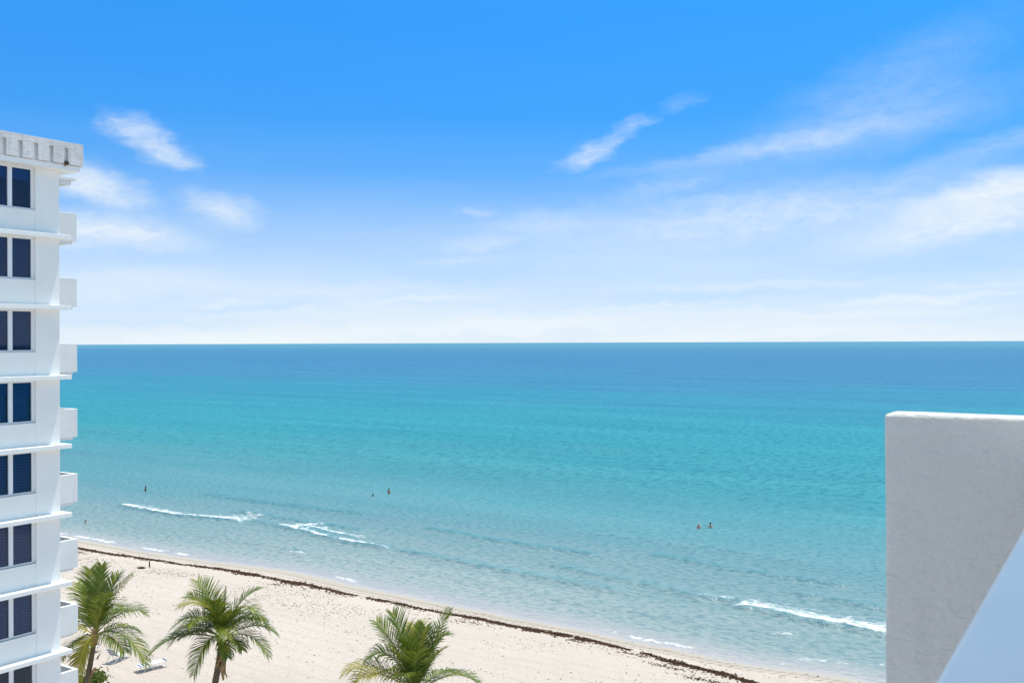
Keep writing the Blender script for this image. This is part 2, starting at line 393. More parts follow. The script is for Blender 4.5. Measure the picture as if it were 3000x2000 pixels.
while syv[-1] < 92: syv.append(syv[-1] + .2)
while syv[-1] < 90000: st *= 1.045; syv.append(syv[-1] + st)
sy = np.array(syv)

m, t = mat('sea_water')
pos = t.n('ShaderNodeNewGeometry').outputs['Position']
sp = t.n('ShaderNodeSeparateXYZ', {0: pos})
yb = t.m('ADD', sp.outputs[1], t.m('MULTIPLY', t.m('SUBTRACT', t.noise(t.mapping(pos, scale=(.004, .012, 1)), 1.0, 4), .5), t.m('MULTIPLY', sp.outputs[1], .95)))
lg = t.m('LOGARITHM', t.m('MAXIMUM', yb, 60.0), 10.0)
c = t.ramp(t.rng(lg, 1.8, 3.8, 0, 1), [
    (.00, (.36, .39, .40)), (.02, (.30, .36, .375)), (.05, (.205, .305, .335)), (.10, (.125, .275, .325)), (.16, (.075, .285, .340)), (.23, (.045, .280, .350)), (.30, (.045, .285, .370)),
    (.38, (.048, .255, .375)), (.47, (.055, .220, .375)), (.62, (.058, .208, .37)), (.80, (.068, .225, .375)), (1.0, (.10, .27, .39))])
streak = t.noise(t.mapping(pos, scale=(.006, .06, 1)), 1.0, 5, .6)
c = t.mix(t.rng(streak, .42, .68, .0, .38), c, t.mix(1.0, c, (1.6, 1.28, 1.2), 'MULTIPLY'))
patch = t.noise(t.mapping(pos, rot=(0, 0, -.1), scale=(.010, .028, 1)), 1.0, 4, .6)
c = t.mix(t.rng(patch, .52, .72, 0, .4), c, t.mix(1.0, c, (.75, .78, .9), 'MULTIPLY'))
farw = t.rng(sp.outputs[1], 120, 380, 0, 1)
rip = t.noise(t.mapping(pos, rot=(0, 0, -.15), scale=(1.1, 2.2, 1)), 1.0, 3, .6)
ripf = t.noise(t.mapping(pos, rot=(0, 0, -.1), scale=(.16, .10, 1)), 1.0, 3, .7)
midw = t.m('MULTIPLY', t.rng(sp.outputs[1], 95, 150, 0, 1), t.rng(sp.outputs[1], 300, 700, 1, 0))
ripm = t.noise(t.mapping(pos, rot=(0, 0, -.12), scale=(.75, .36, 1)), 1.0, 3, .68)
c = t.mix(t.m('MAXIMUM', t.rng(rip, .36, .56, .70, 0.0), t.m('MAXIMUM', t.m('MULTIPLY', midw, t.rng(ripm, .38, .57, .85, 0.0)), t.m('MULTIPLY', farw, t.rng(ripf, .36, .57, .6, 0.0)))), c, t.mix(1.0, c, (.35, .60, .68), 'MULTIPLY'))  # ripple shading of the wave slopes, painted in as darker water colour
fo = t.n('ShaderNodeAttribute', attribute_name='foam').outputs['Fac']
sh = t.n('ShaderNodeAttribute', attribute_name='shallow').outputs['Fac']
lace = t.noise(t.mapping(pos, scale=(.7, 1.1, 1)), 1.5, 5, .66, .9)
ff = t.rng(t.m('ADD', fo, t.m('MULTIPLY', t.m('SUBTRACT', lace, .5), 2.8)), .36, .95, 0, 1)
ff = t.m('MULTIPLY', ff, t.rng(fo, .02, .25, 0, .94))
h1 = t.noise(t.mapping(pos, rot=(0, 0, -.12), scale=(1.1, 1.9, 1)), 1.0, 3, .62)
h2 = t.noise(t.mapping(pos, rot=(0, 0, .25), scale=(.045, .11, 1)), 1.0, 3, .5)
nm = bump(t, t.m('ADD', h1, t.m('MULTIPLY', h2, .5)), .5, .6)
fz = t.m('MINIMUM', t.n('ShaderNodeFresnel', {'IOR': 1.33, 'Normal': nm}).outputs[0], .06)
water = t.n('ShaderNodeMixShader', {0: fz, 1: t.n('ShaderNodeBsdfDiffuse', {0: c, 'Normal': nm}).outputs[0], 2: t.n('ShaderNodeBsdfGlossy', {'Roughness': .3, 'Normal': nm}).outputs[0]}).outputs[0]
clear = t.n('ShaderNodeMixShader', {0: t.n('ShaderNodeFresnel', {'IOR': 1.33, 'Normal': nm}).outputs[0], 1: t.n('ShaderNodeBsdfDiffuse', {0: (.43, .415, .405, 1)}).outputs[0],
                                     2: t.n('ShaderNodeBsdfGlossy', {'Roughness': .24, 'Normal': nm}).outputs[0]}).outputs[0]
sh2 = t.rng(t.m('ADD', sh, t.m('MULTIPLY', t.m('SUBTRACT', t.noise(pos, .5, 4), .5), .3)), .1, 1.0, 0, 1.0)
body = t.n('ShaderNodeMixShader', {0: sh2, 1: water, 2: clear}).outputs[0]
white = pbsdf(t, (.86, .87, .87), .8, None, .2)
M['sea'] = finish(m, t, t.n('ShaderNodeMixShader', {0: ff, 1: body, 2: white}).outputs[0])
sea = obj('sea', grid_mesh('sea', sx, sy, sea_z, {'foam': foam, 'shallow': shallow}), 'sea'); tag(sea, 'turquoise sea with small breakers running to the horizon', 'sea', kind='structure')

# ------------------------------------------------------------------ white apartment block on the left
BX, BY = -36.85, 23.30                       # the corner nearest the sea
tower = empty('apartment_building', (BX, BY, 1.6))
tag(tower, 'white apartment block with dark windows, ledges and weathered parapet', 'building')
def tb(name, m, parent, x0, x1, y0, y1, z0, z1, bev=0.0):
    """box in building coordinates: x out of the side wall, y past the corner, z above camera height"""
    dz = CAMZ - 1.6
    return box(name, m, parent, x0, x1, y0, y1, z0 + dz, z1 + dz, bev=bev)
LEDGE = [4.35, 1.54, -1.22, -3.96, -6.69, -9.42, -12.13, -14.86, -17.6]
GROUND = -21.0
tb('pier', 'wall', tower, -.35, 0, -1.0, 0, GROUND, 6.928)                      # corner pier, full height
tb('pier', 'wall', tower, -.35, 0, -3.95, -2.95, GROUND, 6.93)
tb('wall', 'wall', tower, -.35, 0, -30, -5.9, GROUND, 6.93)
tb('seaward_wall', 'wall', tower, -20, -.352, -.30, 0, GROUND, 6.93)
tb('core', 'dark', tower, -19.7, -1.2, -29.8, -.302, GROUND, 6.90)
tb('roof', 'wall', tower, -20, .295, -30, .295, 6.932, 7.098)
for k, zt in enumerate(LEDGE):
    bm = bmesh.new(); dz = CAMZ - 1.6
    add_box(bm, -.34, .40, -30, .002, zt - .17 + dz, zt + dz, bev=.012)
    add_box(bm, -1.5, .40, .004, .27, zt - .17 + dz, zt + dz, bev=.012)
    obj('ledge', bm, 'wall', tower)
KIND = ['shade', 'vertical', 'fine', 'curtain', 'shutter', 'shutter', 'shutter', 'clear', 'shutter', 'fine']
for k in range(10):
    top = 6.86 if k == 0 else LEDGE[k - 1] - .20
    bot = top - 1.63
    low = LEDGE[k] if k < len(LEDGE) else GROUND
    for b, (ya, yb_) in enumerate(((-2.95, -1.0), (-5.9, -3.95))):
        sp_ = tb('spandrel', 'wall', tower, -.30, -.022, ya, yb_, low, bot - .002)
        if k: tb('lintel', 'wall', tower, -.30, -.03, ya, yb_, top + .002, LEDGE[k - 1] - .17)
        else: tb('lintel', 'wall', tower, -.30, -.03, ya, yb_, top + .002, 6.93)
        # window: white frame set back in the opening, two panes
        dz = CAMZ - 1.6
        bm = bmesh.new(); y1 = yb_ - .07; y0 = ya + .07; ym = (y0 + y1) / 2 + .0; fw_ = .055
        xo, xi = -.10, -.19
        add_box(bm, xi, xo, y0, y1, top - .055 + dz, top + dz); add_box(bm, xi, xo, y0, y1, bot + dz, bot + .075 + dz)
        add_box(bm, xi, xo, y0, y0 + fw_, bot + .075 + dz, top - .055 + dz); add_box(bm, xi, xo, y1 - fw_, y1, bot + .075 + dz, top - .055 + dz)
        add_box(bm, xi, xo + .01, ym - .085, ym + .085, bot + .075 + dz, top - .055 + dz)
        add_box(bm, xi - .005, -.05, y0 - .06, y1 + .06, bot - .03 + dz, bot - .002 + dz)
        wf = obj('window', bm, 'frame', tower)
        tb('reveal', 'wall', wf, -.30, -.105, ya, y0 - .002, bot, top); tb('reveal', 'wall', wf, -.30, -.105, y1 + .002, yb_, bot, top)
        za, zb = bot + .075, top - .055
        for (pa, pb) in ((y0 + fw_, ym - .085), (ym + .085, y1 - fw_)):
            tb('pane', 'glass', wf, -.150, -.142, pa, pb, za, zb)
            kd = KIND[k]
            if kd == 'shade':
                tb('roller_shade', 'blind', wf, -.235, -.230, pa, pb, zb - .42, zb)
            elif kd == 'vertical':
                n = 12
                for j in range(n):
                    a = pa + (pb - pa) * j / n
                    bm = bmesh.new(); add_box(bm, -.003, .003, -.033, .033, za + dz + .02, zb + dz)
                    s_ = obj('vane', bm, 'blind', wf); s_.location = (-.26, a + (pb - pa) / n / 2, 0); s_.rotation_euler = (0, 0, R(28))
            elif kd in ('fine', 'shutter'):
                n, hh, ang = (26, .026, 35) if kd == 'fine' else (13, .050, 30 if k % 2 else 24)
                lo = za + (.13 if kd == 'fine' else 0)
                for j in range(n):
                    zc = lo + (zb - lo) * (j + .5) / n
                    bm = bmesh.new(); add_box(bm, -.004, .004, pa, pb, -hh, hh)
                    s_ = obj('slat', bm, 'blind' if kd == 'fine' else 'shutter', wf); s_.location = (-.25, 0, zc + dz); s_.rotation_euler = (0, R(-ang), 0)
            elif kd == 'curtain':
                tb('roller_shade', 'blind', wf, -.235, -.230, pa, pb, zb - .50, zb)
                bm = bmesh.new(); n = 40; vs = []
                for j in range(n + 1):
                    q = j / n; y = pa + (pb - pa) * q
                    x = -.30 + .03 * math.sin(q * 31 + 2 * math.sin(q * 7)); vs.append((bm.verts.new((x, y, za + dz + .02)), bm.verts.new((x * .5 - .15, y, zb - .45 + dz))))
                for j in range(n): bm.faces.new((vs[j][0], vs[j + 1][0], vs[j + 1][1], vs[j][1]))
                obj('curtain', bm, 'curtain', wf, True)
            if kd == 'shade' and pa < -2:
                tb('ornament', 'blind', wf, -.30, -.26, pb - .12, pb - .05, za, za + .3)
# balconies on the sea side: side panel, front panel, slab
for k in range(9):
    zt = 5.52 - 2.745 * k if k < 8 else 5.52 - 2.745 * 8
    bal = tb('balcony', 'panel', tower, -8.0, -1.70, -.002, 1.66, zt - 1.30, zt - 1.13)
    tb('side_panel', 'panel', bal, -1.78, -1.63, .002, 1.83, zt - 1.19, zt, bev=.012)
    tb('front_panel', 'panel', bal, -8.0, -1.782, 1.68, 1.83, zt - 1.19, zt, bev=.012)
tb('canopy_slab', 'panel', tower, -8.0, -1.70, .004, 1.62, 6.72, 6.898)
tb('canopy_slab', 'panel', tower, -8.0, -1.63, .676, 1.80, 6.90, 7.0)
# parapet: smooth core, rough band and blocks standing proud with open slots between
par = tb('parapet', 'wall', tower, .004, .52, -30, .585, 6.90, 7.096)
tb('core', 'wall', par, .30, .455, -30, .582, 7.098, 7.96)
tb('soffit', 'wall', par, -20, .002, .004, .583, 6.902, 7.094)
tb('end_parapet', 'wall', par, -20, .298, .30, .582, 7.102, 7.96)
tb('coping_band', 'parapet', par, .457, .60, -30, .67, 7.74, 7.985, bev=.006)
tb('end_band', 'parapet', par, -20, .598, .587, .668, 7.10, 7.738)
tb('end_coping', 'parapet', par, -20, .455, .584, .668, 7.742, 7.98)
tb('end_block', 'parapet', par, .457, .60, .02, .585, 7.12, 7.738)
y1 = -.16
for i in range(14):
    tb('parapet_block', 'parapet', par, .457, .60, y1 - .45, y1, 7.12, 7.738)
    y1 -= .63
tb('scupper', 'hole', par, .50, .64, -.155, .015, 7.10, 7.22)
tb('rust_stain', 'boot', par, .523, .53, -.12, -.03, 7.03, 7.098)
tube('spout', 'frame', par, [(.58, -1.62, 7.42 + CAMZ - 1.6), (.70, -1.62, 7.40 + CAMZ - 1.6)], .03)

# ------------------------------------------------------------------ the camera's own building: balcony walls close by on the right
home = empty('balcony_terrace', (0, 0, 21.0)); tag(home, 'white balcony of the near building, smooth rail top and rough end wall', 'balcony')
def hb(name, m, x0, x1, y0, y1, z0, z1, bev=0.0):
    return box(name, m, home, x0, x1, y0, y1, z0 - 21.0, z1 - 21.0, bev=bev)
# end wall, rough stucco with softly rounded, slightly uneven edges
bm = bmesh.new(); add_box(bm, -1.135, 7, 5.0, 5.2, -15, 1.155)
bmesh.ops.bisect_plane(bm, geom=bm.verts[:] + bm.edges[:] + bm.faces[:], plane_co=(0, 0, -2), plane_no=(0, 0, 1))
for z in np.arange(-1.9, 1.1, .1): bmesh.ops.bisect_plane(bm, geom=bm.verts[:] + bm.edges[:] + bm.faces[:], plane_co=(0, 0, z), plane_no=(0, 0, 1))
for x in np.arange(-1.05, 1.2, .1): bmesh.ops.bisect_plane(bm, geom=bm.verts[:] + bm.edges[:] + bm.faces[:], plane_co=(x, 0, 0), plane_no=(1, 0, 0))
sharp = [e for e in bm.edges if len(e.link_faces) == 2 and e.calc_face_angle() > 1]
bmesh.ops.bevel(bm, geom=sharp, offset=.022, segments=3, profile=.5, affect='EDGES', clamp_overlap=True)
for v in bm.verts:
    n1 = fbm(np.array([v.co.x * 2.2 + 40.]), np.array([v.co.z * 2.2 + 9.]), 3)[0]
    v.co.x += .010 * fbm(np.array([v.co.z * 3 + 3.]), np.array([1.5]), 3)[0] * (1 if v.co.x < -1 else 0)
    v.co.y += .012 * n1; v.co.z += .006 * n1 if v.co.z > 1 else 0
obj('end_wall', bm, 'near', home, True)
hb('side_wall', 'near', -.20, -.06, -1.0, 4.998, 21.0, 21.915)
rt = hb('rail_top', 'cap', -.312, .34, -1.0, 4.99, 21.917, 21.96, bev=.012)
for v in rt.data.vertices:                                      # the rail is not quite parallel to the walls
    if v.co.x < 0: v.co.x = v.co.x + .066 - .0235 * (v.co.y + 1.0)
hb('floor', 'cap', -.28, 6, -1.0, 4.99, 20.8, 20.998)
hb('ceiling', 'wall', -.42, 6, -1.2, 3.7, 23.9, 24.1)
hb('back_wall', 'wall', -.6, 6, -1.3, -1.002, 6, 23.898)

# ------------------------------------------------------------------ coconut palms
CR = Vector((math.cos(R(YAW)), math.sin(R(YAW)), 0)); CF = Vector((-math.sin(R(YAW)), math.cos(R(YAW)), 0))
def frond(parent, p1, p2, yellow=False, n=38, blade=1.10, droop=1.35, start=.16, seed=0):
    """one feather leaf along a bent midrib; control point and tip are (across, up as seen from above, away) in metres"""
    rnd = random.Random(seed)
    def vec(p):
        a, ui, aw = p
        up = (ui - aw * .283) / .959
        return CR * a + CF * aw + Vector((0, 0, up))
    c1, c2 = vec(p1), vec(p2)
    def B(q): return c1 * (2 * q * (1 - q)) + c2 * (q * q)
    def T(q): return (c1 * (2 - 4 * q) + c2 * (2 * q)).normalized()
    hz = Vector((c2.x, c2.y, 0))
    if hz.length < .3: hz = CF.copy()
    S0 = Vector((0, 0, 1)).cross(hz.normalized()).normalized()
    bm = bmesh.new(); tone = bm.verts.layers.float.new('tone')
    L = sum((B((i + 1) / 20) - B(i / 20)).length for i in range(20))
    tw = rnd.uniform(-.25, .25)
    for i in range(n):
        q = start + (1 - start) * (i + .5) / n
        p, tg = B(q), T(q)
        S = (S0 - tg * S0.dot(tg)).normalized(); N = S.cross(tg).normalized()
        if N.z < 0: N = -N
        ln0 = blade * (.16 + .98 * math.sin(math.pi * (.14 + .80 * (q - start) / (1 - start))) ** .8) * (L / 3.6) ** .6
        for sg in (-1, 1):
            ln = ln0 * rnd.uniform(.85, 1.12)
            fwd = .50 + .75 * q + rnd.uniform(-.10, .10)
            d = (S * sg * 1.0 + tg * fwd + N * (.34 + rnd.uniform(-.15, .15) + tw * sg)).normalized()
            wd = .029 * rnd.uniform(.8, 1.2)
            pts = []; pp = p.copy(); dd = d.copy(); seg = 3
            for k in range(seg + 1):
                pts.append((pp.copy(), dd.copy()))
                pp = pp + dd * (ln / seg)
                dd = (dd + Vector((0, 0, -1)) * (.36 * droop * (k + .6)) * rnd.uniform(.8, 1.2)).normalized()
            prev = None; tn = rnd.random() * .7 + .3 * q
            for k, (pp, dd) in enumerate(pts):
                sidev = dd.cross(N)
                if sidev.length < .05: sidev = dd.cross(S)
                sidev = sidev.normalized(); ww = wd * (.75, 1.0, .75, .10)[k]
                a = bm.verts.new(pp + sidev * ww); b = bm.verts.new(pp - sidev * ww); a[tone] = b[tone] = tn
                if prev: bm.faces.new((prev[0], prev[1], b, a))
                prev = (a, b)
    me = bpy.data.meshes.new('frond'); bm.to_mesh(me); bm.free(); me.materials.append(M['leaf_y' if yellow else 'leaf'])
    fo_ = bpy.data.objects.new('frond', me); COL.objects.link(fo_); fo_.parent = parent
    tube('rachis', 'rachis_y' if yellow else 'rachis', fo_, [B(i / 12) for i in range(13)], [.045 - .039 * (i / 12) ** .7 for i in range(13)], 5)
    return fo_
def palm(loc, base, fronds, label, seed, boots=0, r=.15):
    o = empty('palm_tree', loc); tag(o, label, 'palm tree', 'coconut palms along the beach')
    b = Vector(base) - Vector(loc); n = 26; pts = []; rads = []
    for i in range(n + 1):
        q = i / n
        p = Vector((b.x * (1 - q) ** 1.15, b.y * (1 - q) ** 1.15, b.z * (1 - q)))
        pts.append(p); rads.append((r * 1.25 - .25 * r * q) * (1.0 + (.05 if i % 2 else -.03)) * (1.5 if i == 0 else 1) * (.8 if i == n else 1))
    tube('trunk', 'trunk', o, pts, rads, 10)
    for i, fd in enumerate(fronds):
        kw = fd[2] if len(fd) > 2 else {}
        frond(o, fd[0], fd[1], seed=seed * 100 + i, **kw)
    rnd = random.Random(seed)
    for i in range(boots):                                    # dry leaf bases hanging round the top of the trunk
        a = rnd.uniform(0, 6.28); z0 = rnd.uniform(-2.0, -.5); bm = bmesh.new(); ln = rnd.uniform(.3, .7); out = rnd.uniform(.14, .42); wd = rnd.uniform(.08, .18)
        ca, sa = math.cos(a), math.sin(a); prev = None; up = rnd.random() < .6
        for k in range(4):
            q = k / 3; rr = r * .95 + out * q ** 1.5; z = z0 + (ln * q if up else -ln * q); ww = wd * (1 - .75 * q)
            v1 = bm.verts.new((ca * rr - sa * ww, sa * rr + ca * ww, z)); v2 = bm.verts.new((ca * (rr + .03), sa * (rr + .03), z)); v3 = bm.verts.new((ca * rr + sa * ww, sa * rr - ca * ww, z))
            if prev: bm.faces.new((prev[0], prev[1], v2, v1)); bm.faces.new((prev[1], prev[2], v3, v2))
            prev = (v1, v2, v3)
        obj('leaf_base', bm, 'boot', o)
    bm = bmesh.new()
    for i in range(9):                                         # fibrous sheath where the leaves start
        a = i * .7; add_tube(bm, [(math.cos(a) * r * .7, math.sin(a) * r * .7, -.55), (math.cos(a) * r * 1.15, math.sin(a) * r * 1.15, -.1), (math.cos(a) * .07, math.sin(a) * .07, .5)], [.05, .07, .03], 5)
    obj('sheath', bm, 'boot', o, True)
    return o
Y_ = dict(yellow=True)
palm((-49.49, 33.32, 6.45), (-50.25, 32.82, 1.6), [
    ((.06, 2.1, .3), (.03, 3.75, .9), dict(n=56, droop=.25, blade=.95)), ((-.24, 1.85, .4), (-.80, 3.55, 1.3), dict(droop=.4)), ((-.45, 1.75, .6), (-1.65, 2.85, 1.6), dict(droop=.8)),
    ((.55, 2.05, .5), (1.70, 3.3, 1.0), dict(droop=1.5, blade=.6)), ((.93, 2.0, -.2), (1.65, 1.5, -.3), {}), ((1.5, 1.8, .3), (2.65, 1.2, .5), {}),
    ((1.15, .8, 1.0), (1.9, .1, 1.8), {}), ((2.0, .75, -.7), (3.2, -1.5, -1.0), dict(n=44)), ((-.0, -.05, -1.5), (-.55, -2.75, -1.2), dict(yellow=True, n=56, droop=.55, blade=.9)),
    ((-.8, .8, -.5), (-2.3, .1, -.8), Y_), ((-1.2, .2, .4), (-2.1, -1.3, .6), {}), ((-1.0, 1.2, .8), (-2.4, 1.3, 1.6), {}), ((.3, 1.5, 1.4), (.6, 1.4, 3.0), {}), ((-.5, 1.4, 1.5), (-1.2, 1.0, 2.8), {}),
    ((.45, 1.2, -.4), (1.0, 2.1, -.9), dict(droop=.9)), ((1.3, .3, -.9), (2.2, -.9, -1.4), {}), ((-.9, -.1, -.7), (-1.7, -1.6, -1.0), {}), ((.25, 1.9, .6), (.75, 3.3, 1.5), dict(droop=.5)), ((.1, 1.2, .1), (.15, 2.0, .2), dict(blade=.16, droop=.2, n=20))],
    'slender palm beside the white apartment block, yellow frond hanging down its front', 1, 5, .13)
palm((-45.18, 38.53, 5.65), (-45.85, 38.2, 1.55), [
    ((-.5, 2.3, .4), (-2.3, 2.35, .8), dict(droop=.3)), ((-.37, 1.9, .5), (-1.8, 3.25, 1.2), dict(droop=.3, n=36)), ((.03, 1.6, .2), (.1, 2.9, .4), dict(blade=.16, droop=.2, n=22)),
    ((.55, 2.2, .6), (1.8, 2.75, 1.2), dict(droop=.6)), ((1.75, 2.4, .2), (2.55, .45, .3), {}), ((-.3, 2.5, -.5), (-2.1, 1.75, -1.0), Y_),
    ((-1.4, 2.15, .3), (-3.05, .5, .4), dict(droop=1.2)), ((-2.5, .75, -.4), (-4.0, -.9, -.4), dict(n=56, droop=1.2)), ((-.5, .6, -1.5), (-1.15, -1.95, -1.5), dict(droop=.8)),
    ((.35, .6, -1.2), (.75, -1.0, -1.5), {}), ((1.85, .8, -.5), (2.75, -.95, -.6), dict(droop=1.3)), ((.3, .9, -.8), (.95, 1.45, -1.3), {}),
    ((1.0, 1.5, 1.2), (2.0, 1.0, 2.4), {}), ((-.9, 1.6, 1.3), (-2.3, 1.0, 2.3), {}), ((-.1, 1.7, -.5), (-.15, 2.0, -1.1), dict(droop=.9)), ((.3, 1.8, 1.4), (.5, 1.5, 3.0), {}),
    ((1.3, 1.7, -.2), (2.3, .9, -.5), dict(droop=1.3)), ((-1.0, .8, -.6), (-2.0, .0, -1.2), dict(droop=1.3)), ((.9, .4, -1.0), (1.5, -.6, -1.4), {}),
    ((-1.5, 1.4, -.7), (-2.6, .0, -1.0), dict(droop=1.2)), ((1.1, 2.2, -.6), (2.1, 1.6, -1.0), dict(droop=1.0)), ((-.6, 1.9, -.9), (-1.3, .7, -1.9), dict(droop=1.1)), ((.5, 1.3, -1.2), (.9, .0, -2.2), dict(droop=1.0)),
    ((1.9, 1.3, .6), (2.9, .2, .8), dict(droop=1.2)), ((-2.0, 1.3, .5), (-3.1, -.3, .6), dict(droop=1.2))],
    'full green palm with shaggy brown trunk top, middle of the three', 2, 34, .16)
palm((-30.27, 37.55, 5.6), (-30.1, 37.2, 1.7), [
    ((-.42, 2.3, .4), (-1.2, 3.75, .8), dict(droop=.3)), ((-.84, 2.3, .6), (-2.0, 3.35, 1.0), dict(droop=.5)), ((.55, 2.0, .5), (1.6, 3.95, 1.2), dict(droop=.5, blade=.6)),
    ((-1.2, 2.7, .2), (-2.35, 1.6, .2), {}), ((-2.2, 1.85, -.6), (-2.95, .3, -.8), Y_), ((-1.8, 1.95, -.3), (-3.4, 1.0, -.3), Y_),
    ((.3, 1.8, -.7), (-.5, 2.4, -.7), dict(droop=.5)), ((.85, 2.75, .3), (1.45, 2.7, .5), dict(droop=.6)), ((2.05, 1.6, .0), (3.15, .3, .0), dict(droop=.7)),
    ((-.1, 2.2, .8), (-.25, 3.2, 2.0), dict(yellow=True, droop=.3)), ((.15, 2.0, .8), (.35, 3.1, 1.6), dict(droop=.3)), ((.0, 1.5, -.9), (.2, 1.9, -1.6), dict(droop=.5)),
    ((-.6, .6, -1.4), (-1.2, -1.2, -2.0), {}), ((.8, .7, -1.2), (1.6, -1.0, -1.8), {}), ((1.0, 1.4, 1.3), (2.2, .8, 2.4), {}), ((-.9, 1.5, 1.4), (-2.2, .8, 2.6), {}),
    ((-.35, 1.5, -.5), (-1.2, 2.2, -.9), dict(droop=.7)), ((.6, 1.5, -.4), (1.3, 2.0, -.8), dict(droop=.8)), ((-.2, 1.2, -1.0), (-.5, .9, -2.0), {})],
    'nearest palm, only its crown in view at the bottom edge with golden left fronds', 3, 10, .16)

# ------------------------------------------------------------------ shrubs by the white block
def shrub(loc, rx, ry, rz, n, label, seed, green='shrub', ls=.12):
    o = empty('shrub', loc); tag(o, label, 'shrub', 'shrubs at the edge of the sand')
    rnd = random.Random(seed); bm = bmesh.new(); tone = bm.verts.layers.float.new('tone')
    cl = [(rnd.uniform(-1, 1) * rx * .7, rnd.uniform(-1, 1) * ry * .7, rnd.uniform(.3, .8) * rz) for _ in range(9)]
    for i in range(n):
        c = rnd.choice(cl); p = Vector(c) + Vector((rnd.gauss(0, .28) * rx, rnd.gauss(0, .28) * ry, rnd.gauss(0, .2) * rz))
        if p.z < .05: p.z = .05
        a = Vector((rnd.gauss(0, 1), rnd.gauss(0, 1), rnd.gauss(.2, .7))).normalized(); b = a.orthogonal().normalized()
        s = ls * rnd.uniform(.6, 1.2); tn = rnd.random()
        vs = [bm.verts.new(p + a * s), bm.verts.new(p + b * s * .5), bm.verts.new(p - a * s), bm.verts.new(p - b * s * .5)]
        for v in vs: v[tone] = tn
        bm.faces.new(vs)
    me = bpy.data.meshes.new('crown'); bm.to_mesh(me); bm.free(); me.materials.append(M[green])
    c = bpy.data.objects.new('crown', me); COL.objects.link(c); c.parent = o
    bm = bmesh.new()
    for q in cl: add_tube(bm, [(0, 0, -.1), (q[0] * .5, q[1] * .5, q[2] * .5), q], [.03, .02, .008], 5)
    obj('stem', bm, 'trunk', o)
shrub((-54.6, 36.2, 1.6), 1.1, .8, 1.0, 1300, 'low green leafy shrub at the foot of the slender palm', 4)
shrub((-57.6, 36.3, 1.6), 1.2, .6, .55, 420, 'sparse low shrub in the sand beside the lowest balcony', 5, 'shrub', .09)

# ------------------------------------------------------------------ sun loungers
m, t = mat('striped_fabric')
tc = t.n('ShaderNodeTexCoord').outputs['Object']; sx_ = t.n('ShaderNodeSeparateXYZ', {0: tc}).outputs[0]
stp = t.m('GREATER_THAN', t.m('FRACT', t.m('ADD', t.m('MULTIPLY', sx_, 4.6), .2)), .52)
M['stripe'] = finish(m, t, pbsdf(t, t.mix(stp, (.80, .80, .80), (.03, .07, .24)), .75, None, .2))
def lounger(loc, rz, back, label, stripes=True):
    o = empty('sun_lounger', loc, rz); tag(o, label, 'sun lounger', 'sun loungers on the sand')
    H_ = .40; Wd = .33; LB = .70; LS = 1.12                  # local x runs from the head (0) to the foot
    for s in (-1, 1):
        tube('side_rail', 'metal', o, [(LB, s * Wd, H_), (LB + LS, s * Wd, H_ + .03)], .022)
    sl = bmesh.new(); add_box(sl, LB, LB + LS, -Wd + .03, Wd - .03, H_ - .005, H_ + .008)
    obj('seat_sling', sl, 'sling', o)
    tube('foot_bar', 'blue', o, [(LB + LS, -Wd, H_ + .03), (LB + LS, Wd, H_ + .03)], .03)
    bm = bmesh.new(); add_box(bm, -LB, 0, -Wd + .03, Wd - .03, -.006, .012)
    bk = obj('backrest', bm, 'stripe', o); bk.location = (LB, 0, H_); bk.rotation_euler = (0, R(back), 0)
    for s in (-1, 1): tube('back_rail', 'metal', bk, [(-LB, s * Wd, 0), (0, s * Wd, 0)], .022)
    tube('head_bar', 'metal', bk, [(-LB, -Wd, 0), (-LB, Wd, 0)], .022)
    for x0, x1 in ((.36, .20), (.82, .98), (1.34, 1.20), (1.72, 1.84)):
        z0 = H_ - .0 if x0 > .6 else H_ - .12 * (back < 8)
        if x0 < .6: x0, x1, z0 = .72, .30, H_
        bm = bmesh.new(); add_tube(bm, [(x0, -Wd, z0), (x1, -Wd, .02), (x1, Wd, .02), (x0, Wd, z0)], .020)
        obj('leg', bm, 'metal', o, True)
    if back > 8:
        tube('prop', 'metal', o, [(LB - .42 * math.cos(R(back)), Wd * .9, H_ + .42 * math.sin(R(back))), (.42, Wd * .9, .25)], .014)
lounger((-54.78, 39.85, 1.62), R(90 - 14), -2, 'white sun lounger lying flat, the rightmost, with blue striped head end')
lounger((-57.75, 39.75, 1.62), R(90 + 12), 52, 'white sun lounger with its blue and white striped backrest raised')
lounger((-61.2, 39.5, 1.63), R(90 - 10), 18, 'white sun lounger half hidden behind the hanging palm frond')

# ------------------------------------------------------------------ small things on the sand
stk = tube('stake', 'stake', None, [(-81.8, 60.96, .9), (-81.8, 60.95, 1.45), (-81.78, 60.95, 1.62)], [.07, .06, .05], 8); tag(stk, 'short dark stake standing upright in the sand by the seaweed line', 'stake')

